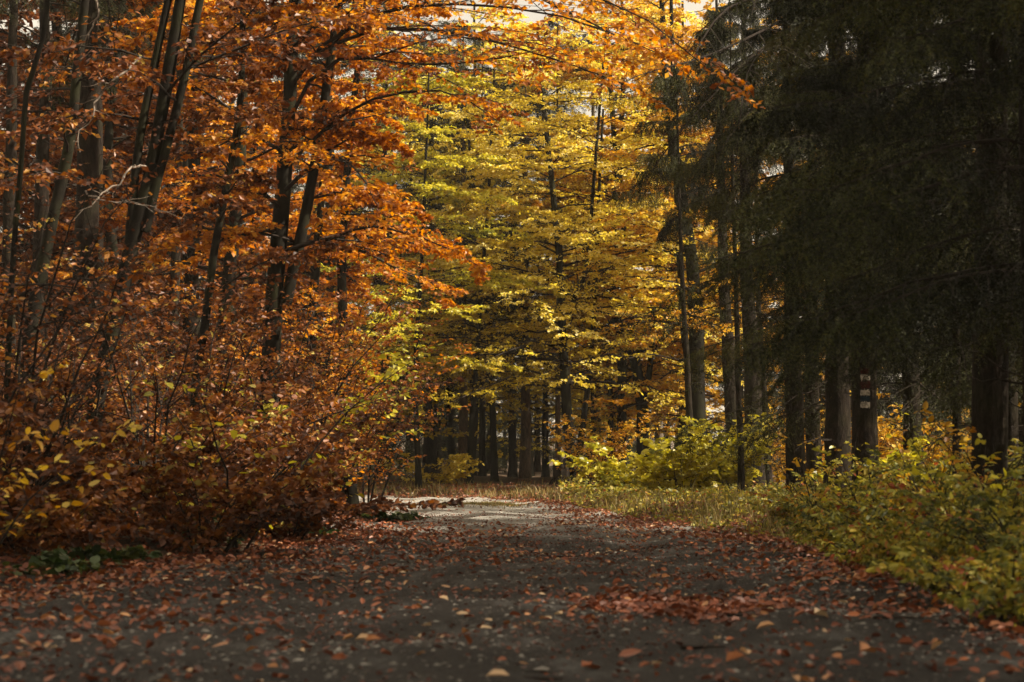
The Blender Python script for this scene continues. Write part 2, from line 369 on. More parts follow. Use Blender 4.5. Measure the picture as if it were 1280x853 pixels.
def finish(root, trunk, tm, wood, foliage, lm, wm='twig', fname='crown'):
    off = np.array(root.location)
    for b, nme, mt, sm in ((trunk, 'trunk', tm, True), (wood, 'branches', wm, False), (foliage, fname, lm, False)):
        if b is None or not b.n: continue
        b.v = [x - off.astype(np.float32) for x in b.v]; b.build(nme, M[mt], root, sm)
    return root

def beech(name, label, px_stems, D, w, leaf, seed, nlimb=26, zlo=2.5, ztop=11., llen=3.2, size=.085, bark='beech', cat='beech tree', group=None,
          fork=(), dD=0., **kw):
    rng = np.random.default_rng(seed)
    base = at(px_stems[0][0], 578, D); b = np.array([base[0], D, float(gz(np.array([base[0]]), np.array([D]))[0]) - .05])
    pts = [b] + [at(p[0], p[1], D + dD * k) for k, p in enumerate(px_stems[1:], 1)]
    e = pts[-1]; dv = nrm(pts[-1] - pts[-2]); dv = nrm(dv + UP * .6)
    while e[2] < ztop: e = e + dv * 1.6; pts.append(e)
    r0 = w[0] / F * D / 2; r1 = r0 * .16
    rtop = w[1] / F * D / 2
    stems = [(pts, r0, max(rtop * .45, .02), True)]
    for fp, fw in fork:
        q = [at(x, y, D) for x, y in fp]; e = q[-1]; dv = nrm(q[-1] - q[-2])
        while e[2] < ztop: e = e + nrm(dv + UP * .5) * 1.6; q.append(e)
        stems.append((q, fw / F * D / 2, fw / F * D / 5, False))
    t, wd, fo = Buf(), Buf(), Buf()
    st = stem_tubes(t, rng, stems)
    extra = kw.pop('limbs', None)
    if extra: extra = [[at(*q) for q in l] for l in extra]
    for i, (P, R) in enumerate(st):
        crown(rng, P, R, wd, fo, max(zlo, P[0, 2] + .3), P[-1, 2], nlimb if i == 0 else nlimb // 2, llen, size, extra=extra if i == 0 else None, **kw)
    root = empty(name, b, label, cat, group)
    return finish(root, t, bark, wd, fo, leaf)

def spruce_parts(rng, H_, zlo, nl, llen, nsec=20, nter=6, tu=-.35, nn=(22, 40), nlen=.03, nwd=.0055, dead=26, r0=.16, P=None, limbs=None, zdead=.6, pw=.8):
    t, wd, fo = Buf(), Buf(), Buf()
    if P is None: P = [(0, 0, 0), (.02, 0, H_ * .5), (0, 0, H_)]
    (P, R), = stem_tubes(t, rng, [(P, r0, r0 * .15, True)])
    z = P[:, 2]
    if nl:
        zz = np.linspace(zlo, H_ * .985, nl) + rng.normal(0, .1, nl); P0 = np.stack([np.interp(zz, z, P[:, i]) for i in range(3)], 1)
        a = rng.uniform(0, 2 * np.pi, nl); top = np.clip((zz - zlo) / (H_ - zlo), 0, 1)
        d = nrm(np.stack([np.cos(a), np.sin(a), -.05 + .5 * top], 1)); L = llen * (1 - top) ** pw * rng.uniform(.7, 1.15, nl) + .15
        C = curves(rng, P0, d, L, 9, np.tile(UP * -.32, (nl, 1)), .06)
        C[:, :, 2] += (np.linspace(0, 1, 9) ** 4 * .12)[None] * L[:, None]
        R2 = np.maximum(.12 * r0, .008) * np.linspace(1, .25, 9)[None] * np.ones((nl, 1))
    if limbs is not None:
        E = np.stack([resamp(e, 9) for e in limbs]); R3 = np.tile(.02 * np.linspace(1, .25, 9), (len(E), 1))
        C, R2 = (np.concatenate([C, E]), np.concatenate([R2, R3])) if nl else (E, R3)
    if nl or limbs is not None:
        tubes(wd, C, R2, 5)
        S, SR, si = kids(rng, C, R2, nsec, .08, 1, 1.0, .30, 5, up=-.12, bend=-.45, wob=.06, lt=.75)
        tubes(wd, S, SR, 3)
        ln = np.full(len(S), .34); T, TR_, ti_ = kids(rng, S, SR, nter, .1, 1, .8, ln, 4, up=tu, bend=-.3, wob=.05, lt=.4)
        cs = rng.normal(0, .35, len(C))[si] + rng.normal(0, .2, len(S)) + .7 * np.clip(np.hypot(S[:, 0, 0] - P[0, 0], S[:, 0, 1] - P[0, 1]) / llen, 0, 1.2) - .4  # outer sprays lighter, lit bough tips painted into the needle colour
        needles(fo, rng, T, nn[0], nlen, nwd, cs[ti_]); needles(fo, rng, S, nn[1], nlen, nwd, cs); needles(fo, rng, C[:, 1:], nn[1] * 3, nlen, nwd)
    if dead:
        zd = rng.uniform(zdead, max(zlo, z[0] + 1.2) + 1, dead); P0 = np.stack([np.interp(zd, z, P[:, i]) for i in range(3)], 1)
        a = rng.uniform(0, 2 * np.pi, dead); d = nrm(np.stack([np.cos(a), np.sin(a), rng.uniform(-.3, .5, dead)], 1))
        C2 = curves(rng, P0, d, rng.uniform(.2, 1.0, dead), 7, np.tile(UP * -.25, (dead, 1)), .18); RR = np.tile(np.linspace(.008, .002, 7), (dead, 1))
        tubes(wd, C2, RR, 4); K2, KR, _ = kids(rng, C2, RR, 5, .2, 1, .8, .4, 4, wob=.2, rmin=.0018, jit=.4); tubes(wd, K2, KR, 3)
    return t, wd, fo, P, R

def spruce(name, label, px, D, w, seed, lean=0., H_=11., zlo=2.2, nl=60, llen=2.6, group=None, limbs=None, bark='spruce', **kw):
    rng = np.random.default_rng(seed); x = at(px, 578, D)[0]; z0 = float(gz(np.array([x]), np.array([D]))[0]) - .05
    lim = None if limbs is None else [[at(*q) for q in l] for l in limbs]
    dx = lean * D / F
    P = [(x, D, z0), (x + dx * .35, D, z0 + 2.5), (x + dx * .75, D, z0 + 5.), (x + dx, D, z0 + H_)]
    t, wd, fo, PP, RR = spruce_parts(rng, z0 + H_, zlo, nl, llen, r0=w / F * D / 2, P=P, limbs=lim, **kw)
    root = empty(name, (x, D, z0), label, 'spruce tree', group)
    finish(root, t, bark, wd, fo, 'needle'); root['_r'] = 0
    del root['_r']
    return root, PP, RR

def shrub(name, label, x, y, h, spread, leaf, seed, nst=12, size=.085, cat='shrub', group=None, nsec=8, ntw=5, nlf=6, hi=True, up=1., bend=-.25, wide=.32, sec=.42, flat=.9, clumpv=.22, lean=(0, 0), droop=.15):
    rng = np.random.default_rng(seed); z0 = float(surf(np.array([x]), np.array([y]))[0]) - .03
    a = rng.uniform(0, 2 * np.pi, nst); r = rng.uniform(.02, .22, nst) * spread
    p = np.stack([x + np.cos(a) * r, y + np.sin(a) * r, np.full(nst, z0)], 1)
    k = rng.uniform(.1, 1, nst)[:, None] * spread / h
    d = nrm(np.stack([np.cos(a), np.sin(a), 0 * a], 1) * k + UP * up + np.array([lean[0], lean[1], 0]) + rng.normal(0, .08, (nst, 3)))
    L = h * rng.uniform(.6, 1.2, nst)
    C = curves(rng, p, d, L, 8, np.stack([np.cos(a) * .2, np.sin(a) * .2, np.full(nst, bend)], 1), .08)
    R = np.tile(np.linspace(.004 + .004 * h, .002, 8), (nst, 1))
    wd, fo = Buf(), Buf(); tubes(wd, C, R, 5)
    S, SR, si = kids(rng, C, R, nsec, .04, 1, .9, sec, 5, up=.15, bend=-.15, wob=.12, lt=.5); tubes(wd, S, SR, 3)
    cs = rng.normal(0, clumpv, nst)[si] + rng.normal(0, clumpv * .7, len(S))
    if ntw:
        T, TR_, ti_ = kids(rng, S, SR, ntw, .1, 1, .8, .45, 4, bend=-.1, wob=.1, lt=.4); tubes(wd, T, TR_, 3)
        leaves(fo, rng, T, nlf, size, clump=cs[ti_], hi=hi, wide=wide, flat=flat, droop=droop)
    leaves(fo, rng, S, nlf + 2, size, clump=cs, hi=hi, wide=wide, flat=flat, droop=droop)
    root = empty(name, (x, y, z0), label, cat, group)
    return finish(root, None, None, wd, fo, leaf, fname='foliage') if False else _fin_shrub(root, wd, fo, leaf)
def _fin_shrub(root, wd, fo, leaf):
    off = np.array(root.location).astype(np.float32)
    for b, n, m in ((wd, 'stems', 'twig'), (fo, 'foliage', leaf)):
        b.v = [v - off for v in b.v]; b.build(n, M[m], root)
    return root

def dead_branch(root, pts, r, seed):
    rng = np.random.default_rng(seed); P = resamp([at(*p) for p in pts], 16); P += rng.normal(0, .012, P.shape)
    R = np.linspace(r, r * .25, 16); b = Buf(); tubes(b, P[None], R[None], 6)
    K, KR, _ = kids(rng, P[None], R[None], 6, .25, 1, .7, .3, 6, up=.1, wob=.3, rmin=.003, jit=.5); tubes(b, K, KR, 4)
    b.v = [v - np.array(root.location).astype(np.float32) for v in b.v]; b.build('dead_branch', M['dead'], root, True)

# ---------- left side: trees
t1 = beech('leaning_beech', 'leaning beech with several smooth mossy stems fanning up to the right at far left', [(105, 0), (110, 600), (125, 480), (150, 380), (172, 290), (190, 220), (208, 120), (222, 40), (232, -40)], 20, (23, 13), 'dim', 11,
      nlimb=10, zlo=3.0, llen=2.0, ztop=9, fork=[([(158, 340), (166, 250), (175, 170), (190, 90), (207, 10), (215, -40)], 12), ([(182, 290), (196, 230), (215, 160), (235, 80), (250, 0), (258, -40)], 12)],
      limbs=[[(205, 120, 20), (250, 70, 19.6), (310, 20, 19.2), (340, -20, 19)], [(225, 90, 20), (300, 60, 20), (380, 30, 20), (450, 25, 20)]], nlf=3)
dead_branch(t1, [(175, 72, 19.5), (160, 88, 19.4), (138, 102, 19.3), (128, 118, 19.3), (112, 150, 19.2), (98, 168, 19.2), (100, 190, 19.1)], .014, 1)
dead_branch(t1, [(182, 208, 19.5), (160, 212, 19), (150, 232, 19), (130, 240, 18.8), (112, 258, 18.6), (85, 282, 18.5)], .013, 2)
dead_branch(t1, [(105, 240, 19.5), (135, 252, 19), (165, 255, 19), (200, 262, 18.8), (230, 275, 18.6)], .010, 3)
t2 = beech('slender_beech', 'slender beech left of the fanned stems curving up to the right', [(18, 0), (22, 600), (36, 430), (55, 330), (75, 240), (90, 160), (97, 80), (105, 0), (110, -60)], 22, (20, 12), 'dim', 12, nlimb=12, zlo=3.2, llen=2., ztop=9, nlf=1,
      limbs=[[(84, 180, 22), (105, 130, 21.8), (140, 60, 21.5), (150, 0, 21)]])
dead_branch(t2, [(120, 0, 21), (122, 20, 21), (108, 45, 21), (100, 62, 21)], .014, 4)
beech('crooked_sapling', 'thin crooked dark young beech at the left edge of the photo', [(6, 0), (8, 500), (15, 330), (26, 200), (33, 110), (50, 60), (60, -20)], 18, (8, 6), 'dim', 13, nlimb=16, zlo=1.6, llen=1.6, ztop=7, nlf=1)
spruce('old_spruce', 'thick dark spruce trunk with reddish bark behind the fanned beech stems', 102, 27, 40, 21, H_=12, zlo=7.2, nl=24, llen=2.6, dead=50)
spruce('old_spruce', 'brown spruce trunk behind the slender beech at far left', 48, 29, 26, 22, H_=12, zlo=7.5, nl=20, dead=50)
spruce('old_spruce', 'greyish spruce trunk in the upper left corner', 8, 33, 24, 23, H_=12, zlo=8, nl=20, dead=40)
spruce('old_spruce', 'dark slim spruce trunk just right of the thick reddish one', 131, 32, 20, 24, lean=-20, H_=12, zlo=8, nl=20, dead=50)
spruce('old_spruce', 'brownish slim spruce trunk right of the fanned beech stems', 208, 35, 17, 25, lean=14, H_=12, zlo=8.5, nl=16, dead=40)
spruce('old_spruce', 'grey brown straight spruce trunk left of the thin leaning tree', 238, 37, 26, 26, H_=12, zlo=9, nl=16, dead=40)
spruce('old_spruce', 'slim grey brown spruce trunk high behind the orange leaves', 318, 40, 18, 27, H_=13, zlo=9.5, nl=16, dead=30)
beech('young_beech', 'thin dark tree leaning right between spruce trunks at left', [(238, 0), (240, 560), (247, 470), (258, 400), (268, 320), (282, 240), (300, 130), (305, 0)], 24, (13, 8), 'rust', 14, nlimb=22, zlo=2.6, llen=2.0, ztop=9, nlf=5)
beech('young_beech', 'dark beech trunk behind the yellow leafed sapling at left', [(268, 0), (273, 560), (280, 430), (290, 330), (300, 220), (306, 100), (312, 0)], 30, (22, 12), 'orange', 15, nlimb=34, zlo=3., llen=2.8, ztop=10)
t13 = beech('orange_beech', 'large beech with black trunk and orange crown spreading over the road', [(325, 0), (330, 600), (340, 450), (348, 330), (356, 220), (364, 100), (368, 0), (370, -60)], 26, (27, 20), 'orange', 16,
      nlimb=34, zlo=3.2, llen=2.7, ztop=9.5, bias=(.9, -.25, 0), bw=.05, size=.078, bend=-.42, nlf=9, nsec=13,
      fork=[([(358, 380), (375, 300), (390, 230), (401, 160), (412, 80), (425, 0)], 15)],
      limbs=[[(362, 150, 26), (395, 90, 25.5), (440, 72, 25), (510, 80, 24), (590, 78, 23), (690, 60, 22.5)], [(362, 110, 26), (400, 60, 25.5), (460, 20, 25), (560, 5, 24), (700, 20, 23), (830, 70, 22)],
             [(357, 210, 26), (420, 150, 25), (480, 120, 24.5), (560, 115, 24), (620, 150, 23.5)], [(366, 60, 26), (420, 10, 25), (500, -40, 24), (640, -40, 22), (800, 20, 21), (890, 90, 20.5)],
             [(366, 90, 26), (450, 40, 25), (560, 40, 24), (680, 70, 22), (780, 105, 21)], [(366, 30, 26), (470, -30, 26), (600, -30, 25), (720, 20, 24), (800, 60, 23)],
             [(354, 240, 26), (400, 200, 25), (430, 200, 24), (455, 225, 23), (470, 255, 22.5)]])
beech('young_beech', 'orange beech behind the large black trunk with leaves reaching the yellow trees', [(440, 0), (436, 560), (430, 440), (428, 320), (436, 200), (446, 100), (455, 0)], 33, (15, 9), 'orange', 17, nlimb=36, zlo=3.8, llen=1.3, ztop=10.5)
beech('young_beech', 'dark slim beech between the black trunk and the road bend', [(395, 0), (392, 560), (388, 440), (394, 320), (404, 200), (410, 60)], 37, (15, 9), 'orange', 18, nlimb=40, zlo=2.6, llen=1.7, ztop=10.5)

# ---------- centre: yellow beeches
beech('yellow_beech', 'dark slim forked beech with tiers of yellow leaves beyond the road bend', [(717, 0), (713, 560), (707, 470), (703, 400), (701, 330), (692, 240), (680, 140), (672, 40)], 46, (15, 8), 'yellow', 31,
      nlimb=66, zlo=2.4, llen=4.3, ztop=10.5, rise=.35, bend=-.30, bias=(-.1, -.5, 0), bw=.7, size=.08,
      fork=[([(706, 395), (716, 375), (730, 345), (738, 280)], 6)])
beech('yellow_beech', 'yellow leafed beech in front of the dark spruces at centre', [(618, 0), (616, 540), (612, 440), (604, 330), (590, 220), (580, 100)], 50, (9, 6), 'yellow', 32, nlimb=52, zlo=3.4, llen=3.8, ztop=10, rise=.3, bend=-.25)
beech('golden_beech', 'golden beech with two dark stems right of the forked yellow beech', [(806, 0), (803, 560), (802, 510), (792, 450), (786, 420), (780, 300), (768, 180), (760, 60)], 50, (17, 8), 'gold', 33,
      nlimb=64, zlo=2.5, llen=4.0, ztop=11.5, rise=.4, fork=[([(803, 520), (812, 460), (816, 400), (830, 280)], 8)])
beech('golden_beech', 'straight dark beech with low fork and golden leaves beside the yellow bush', [(876, 0), (874, 560), (871, 470), (870, 400), (866, 320), (850, 230), (838, 160), (830, 60)], 44, (25, 12), 'gold', 34,
      nlimb=26, zlo=3.0, llen=2.6, ztop=10, nlf=4, fork=[([(871, 468), (858, 440), (852, 380), (850, 330), (846, 240)], 10)])
beech('leaning_beech', 'thin dark leaning tree just right of the forked yellow beech', [(722, 0), (724, 570), (730, 520), (738, 460), (742, 400), (748, 300)], 48, (9, 6), 'yellow', 35, nlimb=30, zlo=3.0, llen=2.8, ztop=9)
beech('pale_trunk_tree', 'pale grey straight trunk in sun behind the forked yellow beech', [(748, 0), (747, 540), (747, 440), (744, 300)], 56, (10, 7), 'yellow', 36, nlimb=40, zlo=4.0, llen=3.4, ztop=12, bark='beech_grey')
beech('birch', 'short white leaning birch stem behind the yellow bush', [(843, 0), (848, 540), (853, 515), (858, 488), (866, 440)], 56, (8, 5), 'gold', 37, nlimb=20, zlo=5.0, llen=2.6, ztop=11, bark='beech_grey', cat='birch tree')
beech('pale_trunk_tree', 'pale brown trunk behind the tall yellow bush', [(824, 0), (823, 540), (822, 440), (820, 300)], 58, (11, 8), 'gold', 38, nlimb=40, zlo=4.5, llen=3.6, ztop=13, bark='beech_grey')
beech('golden_beech', 'tall pale golden beech filling the gap at top centre', [(662, 0), (660, 500), (655, 300), (650, 100)], 62, (10, 7), 'yellow', 39, nlimb=50, zlo=6.0, llen=4.6, ztop=14, clumpv=.2, nlf=6)

beech('yellow_beech', 'greenish yellow beech left of the other yellow ones above the inside of the bend', [(524, 0), (522, 560), (520, 470), (524, 380), (530, 280), (534, 180)], 44, (8, 5), 'lime', 40, nlimb=44, zlo=2.6, llen=2.9, ztop=9.3, rise=.3, bend=-.25, size=.08)
beech('yellow_beech', 'yellow beech just left of the forked one with low tiers of leaves', [(588, 0), (590, 540), (596, 440), (604, 330), (612, 220)], 47.5, (8, 5), 'yellow', 401, nlimb=40, zlo=2.5, llen=2.8, ztop=9.5, rise=.3, bend=-.25, size=.08)
# ---------- right side: spruces
spruce('tall_spruce', 'tall straight spruce trunk with bare twigs beside the golden beech', 944, 41, 26, 41, lean=-12, H_=10.8, zlo=6.2, nl=20, llen=1.2, tu=-1.1, dead=70)
spruce('tall_spruce', 'dark spruce trunk between the golden beech and the tall bare twigged one', 921, 43, 22, 42, lean=-22, H_=10.8, zlo=6.8, nl=26, llen=1.5, tu=-1.1, dead=60)
spruce('tall_spruce', 'thin grey trunk close behind the tall bare twigged spruce', 961, 45, 10, 43, lean=-16, H_=11, zlo=7.5, nl=20, dead=40)
spruce('drooping_spruce', 'reddish trunked spruce whose drooping sprays hang against the golden leaves', 994, 27, 28, 44, tu=-1.1, lean=-8, H_=7.5, zlo=4.7, nl=16, llen=1.5, nsec=26, nter=8,
       limbs=[[(988, 40, 27), (940, 70, 26.5), (900, 110, 26), (850, 165, 25.6), (800, 235, 25.2)], [(988, 20, 27), (930, 50, 26), (870, 75, 25.5), (810, 90, 25), (765, 110, 24.6)],
              [(988, 0, 27), (930, 0, 26.5), (890, 30, 26), (860, 90, 25.6), (846, 150, 25.4)], [(986, 120, 27), (950, 130, 26.6), (920, 160, 26), (895, 200, 25.6), (880, 250, 25.4)],
              [(988, 60, 27), (960, 60, 26), (935, 90, 25), (925, 150, 24.6), (920, 210, 24.4)], [(986, 160, 27), (960, 180, 26), (945, 220, 25.4), (940, 260, 25.2)]])
spruce('tall_spruce', 'dark spruce trunk right of the reddish drooping spruce', 1017, 30, 22, 45, H_=7.8, zlo=4.0, nl=34, llen=1.5)
spruce('tall_spruce', 'mossy spruce trunk immediately left of the one with paint marks', 1047, 23.5, 36, 46, H_=8, zlo=3.1, nl=40, llen=1.6, nsec=24, nter=8)
mk, MP, MR = spruce('marked_spruce', 'spruce trunk with white red and blue painted trail marks', 1084, 21.5, 36, 47, H_=7.8, zlo=2.3, nl=50, llen=1.6, nsec=24, nter=8, zdead=1.9)
spruce('tall_spruce', 'short leaning dark spruce stem behind the undergrowth right of the marked one', 1143, 25, 26, 48, lean=-20, H_=8, zlo=1.8, nl=60, llen=2.4, nsec=24, nter=8)
spruce('thin_spruce', 'thin straight dark trunk between the marked spruce and the thick one at right', 1197, 18, 13, 49, H_=7, zlo=1.9, nl=60, llen=1.7, nsec=22, nter=8)
spruce('tall_spruce', 'thick dark spruce trunk near the right edge of the photo', 1236, 16, 46, 50, lean=22, H_=19, zlo=1.9, nl=110, llen=2.3, nsec=24, nter=8, pw=.5)
spruce('tall_spruce', 'spruce at the right edge with dark boughs filling the upper right corner', 1300, 13.5, 40, 51, H_=18, zlo=1.9, nl=110, pw=.5, llen=2.2, nsec=26, nter=9)
spruce('tall_spruce', 'dark spruce trunk behind the thick one near the right edge', 1262, 20, 24, 52, H_=8.2, zlo=2.0, nl=60, pw=.5, llen=2.4, nsec=22, nter=8)
spruce('tall_spruce', 'spruce seen in the gap at the right edge behind the thick trunk', 1278, 27, 24, 53, H_=10, zlo=1.6, nl=70, llen=2.4, nsec=20, nter=7)
spruce('drooping_spruce', 'slim spruce whose dark hanging crown shows behind the fork of the golden beech', 866, 38, 10, 54, lean=-18, H_=8.3, zlo=5.2, nl=17, llen=1.25, tu=-1.2, nsec=26, nter=8, pw=.55, dead=20)
spruce('drooping_spruce', 'slim spruce with hanging dark sprays left of the reddish trunk', 926, 33, 9, 55, lean=-10, H_=8.6, zlo=5.0, nl=18, llen=1.0, tu=-1.2, nsec=26, nter=8, pw=.4, dead=20)
# painted trail marks on the marked spruce
def paint_bar(py0, py1, mat, xa=-.44, xb=.26, seed=0):
    rng = np.random.default_rng(seed); D = 21.5; r = float(np.interp(1.2, MP[:, 2], MR)); z0 = at(1084, py1, D)[2]; z1 = at(1084, py0, D)[2]
    n = 22; th = np.linspace(math.asin(xa) , math.asin(xb), n); rr = r + .010
    zt = z1 + rng.normal(0, .006, n); zb = z0 + rng.normal(0, .006, n); zt[[0, -1]] -= .012; zb[[0, -1]] += .012
    cx = np.interp(z0, MP[:, 2], MP[:, 0]); cy = np.interp(z0, MP[:, 2], MP[:, 1])
    x = cx + np.sin(th) * rr * 1.0; y = cy - np.cos(th) * rr
    x2 = cx + np.sin(th) * (rr - .03); y2 = cy - np.cos(th) * (rr - .03)
    V = np.concatenate([np.stack([x, y, zt], 1), np.stack([x, y, zb], 1), np.stack([x2, y2, zt], 1), np.stack([x2, y2, zb], 1)])
    i = np.arange(n - 1); f = np.concatenate([np.stack([i + n, i + 1 + n, i + 1, i], 1), np.stack([i, i + 1, i + 1 + 2 * n, i + 2 * n], 1), np.stack([i + n, i + 3 * n, i + 1 + 3 * n, i + 1 + n], 1),
        np.array([[0, 2 * n, 3 * n, n], [n - 1, 2 * n - 1, 4 * n - 1, 3 * n - 1]])])
    b = Buf(); b.add(V - np.array(mk.location), f); o = b.build('paint_mark', M[mat], [c for c in mk.children if c.name.startswith('trunk')][0]); return o
for k, (a_, b_, m_, l_) in enumerate([(461, 468, 'red_paint', 'dark red painted bar'), (469, 475.5, 'white_paint', 'white painted bar at the top'), (477, 486, 'red_paint', 'dark red painted bar'),
        (488, 495, 'white_paint', 'white painted bar in the middle'), (496, 502, 'blue_paint', 'dark blue painted bar'), (503, 510, 'white_paint', 'white painted bar at the bottom')]):
    o = paint_bar(a_, b_, m_, seed=k); o['label'] = l_

# ---------- spruces beyond the bend
for k, (px, D, w, lb, zl) in enumerate([(538, 54, 18, 'dark shaded spruce trunk left of the sunlit one beyond the bend', 2.6), (578, 51, 13, 'straight spruce trunk with a sunlit right edge beyond the road bend', 2.7),
        (603, 53, 9, 'thin dark spruce trunk between the two sunlit ones beyond the bend', 1.9), (656, 52, 14, 'spruce trunk with sunlit bark in the middle beyond the bend', 2.2),
        (641, 57, 11, 'dark spruce trunk close behind the middle sunlit one', 2.2), (698, 50, 8, 'thin trunk rising behind the black stump', 2.6)]):
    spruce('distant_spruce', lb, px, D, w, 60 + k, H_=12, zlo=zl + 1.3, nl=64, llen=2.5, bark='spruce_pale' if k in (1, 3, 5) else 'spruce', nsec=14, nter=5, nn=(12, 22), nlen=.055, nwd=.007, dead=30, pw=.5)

# ---------- background trees, copies of a few built ones
def proto(kind, seed, x, y, label, group):
    rng = np.random.default_rng(seed); z0 = float(gz(np.array([x]), np.array([y]))[0]) - .05
    if kind == 'spruce':
        t, wd, fo, _, _ = spruce_parts(rng, 13, 1.4, 90, 3.2, nsec=13, nter=5, nn=(10, 18), nlen=.07, nwd=.010, dead=20, r0=.11, pw=.45)
        root = empty('background_spruce', (0, 0, 0), label, 'spruce tree', group); finish(root, t, 'spruce', wd, fo, 'needle')
    else:
        t, wd, fo = Buf(), Buf(), Buf(); pts = [(0, 0, 0), (.1, .1, 3), (-.15, 0, 6), (.1, .2, 9.5), (.1, 0, 13)]
        (P, R), = stem_tubes(t, rng, [(pts, .14, .03, True)])
        crown(rng, P, R, wd, fo, 1.6, 12.8, 62, 3.6, .12, nsec=8, ntw=5, nlf=5)
        root = empty('background_beech', (0, 0, 0), label, 'beech tree', group); finish(root, t, 'beech', wd, fo, kind)
    root.location = (x, y, z0); return root
brng = np.random.default_rng(99)
def spread(kind, seeds, cells, label, group, sc=(.85, 1.2)):
    protos = []
    for i, (x, y) in enumerate(cells):
        if i < len(seeds): protos.append(proto(kind, seeds[i], x, y, label, group)); continue
        dup(protos[i % len(protos)], (x, y, float(gz(np.array([x]), np.array([y]))[0]) - .05), brng.uniform(0, 6.28), label, group, brng.uniform(*sc))
def cells(px0, px1, rows, step, rg=.5):
    out = []
    for Y in rows:
        X = (px0 - 640) / F * Y
        while X < (px1 - 640) / F * Y:
            out.append((X + brng.uniform(-rg, rg) * step, Y + brng.uniform(-2, 2))); X += step
    return out
spread('dim', (71, 72), cells(-80, 230, (34, 38, 44, 50), 2.6), 'brown leafed beech darkened for shade deep in the wood at far left', 'dull brown beeches at far left', (1., 1.35))
spread('orange', (84, 85), cells(230, 350, (40, 46, 52), 2.3), 'orange leafed beech behind the large black trunk', 'orange beeches behind the large black trunk', (.85, 1.))
spread('spruce', (73, 74), cells(-60, 520, (50, 62, 74), 4.2) , 'dark spruce far back in the left wood', 'dark spruces far back on the left', (1.1, 1.5))
spread('yellow', (81, 82), cells(500, 860, (53, 58), 2.1), 'yellow beech standing behind the forked one beyond the bend', 'yellow beeches behind the forked one', (.6, .85))
spread('gold', (83,), cells(780, 1000, (49, 55), 2.0), 'golden beech just behind the straight golden one', 'golden beeches behind the straight one', (.65, .85))
spread('spruce', (75, 76), cells(500, 690, (64, 74), 3.2), 'dark spruce far back beyond the road bend', 'dark spruces far back beyond the bend', (.6, .8))
spread('gold', (77, 78), cells(760, 1320, (53, 62), 4.0), 'golden beech in the sun behind the right hand spruces', 'golden beeches behind the right hand spruces', (.6, .75))
spread('spruce', (79, 80), cells(1080, 1500, (32, 38, 46), 2.3) , 'dark spruce deeper in the wood behind the right hand trunks', 'dark spruces behind the right hand trunks', (.5, .6))
# spruces standing to the right of the camera (they shade the near road)
yard = ['nearest', 'second nearest', 'third nearest', 'fourth nearest', 'farthest', 'rearmost']
src = None
for k, (x, y) in enumerate([(4.9, 8.6), (3.5, 4.2), (5.6, .4), (7.6, 6.5), (8.0, 11.5), (9.5, 1.5), (6.8, -3.5), (4.2, -6.5), (.8, -11), (11.5, 5), (11, 10), (10.5, 14.5), (13, 0), (-3.2, -9)]):
    lb = 'tall spruce out of view near the camera, ' + ['beside the roadside brambles', 'where the verge is closest', 'level with the camera', 'in the second row', 'behind the one at the brambles', 'deep in the wood', 'behind the camera', 'at the road behind the camera', 'farther back along the road', 'in the third row', 'in the third row farther on', 'behind the thick trunk at the right edge', 'in the fourth row', 'left of the road behind the camera'][k]
    if src is None:
        t, wd, fo, _, _ = spruce_parts(np.random.default_rng(200), 14, 3.9, 90, 2.9, nsec=14, nter=5, nn=(10, 18), nlen=.07, nwd=.009, dead=20, r0=.18, pw=.5)
        src = empty('tall_spruce', (0, 0, 0), lb, 'spruce tree'); finish(src, t, 'spruce', wd, fo, 'needle'); src.location = (x, y, .0)
    else: dup(src, (x, y, 0), k * 1.3, lb, sc=1.15 if k < 4 else 1.5)
# young spruces that close the view between the far trunks
ysrc = None; YL = 'young spruce with boughs down to the ground among the far trunks'
for k, (x, y) in enumerate([(px_, y_) for y_, st, o_ in ((66, 3.0, 0), (82, 3.2, 1.4)) for px_ in np.arange(-30 + o_, 34, st)]):
    x += brng.uniform(-.8, .8); y += brng.uniform(-3, 3); z0 = float(gz(np.array([x]), np.array([y]))[0]) - .05
    if ysrc is None:
        t, wd, fo, _, _ = spruce_parts(np.random.default_rng(201), 7, .25, 80, 2.3, nsec=12, nter=5, nn=(8, 14), nlen=.09, nwd=.014, dead=0, r0=.08)
        ysrc = empty('young_spruce', (0, 0, 0), YL, 'spruce tree', 'young spruces among the far trunks'); finish(ysrc, t, 'spruce', wd, fo, 'needle'); ysrc.location = (x, y, z0)
    else: dup(ysrc, (x, y, z0), brng.uniform(0, 6.28), YL, sc=brng.uniform(.8, 1.3))

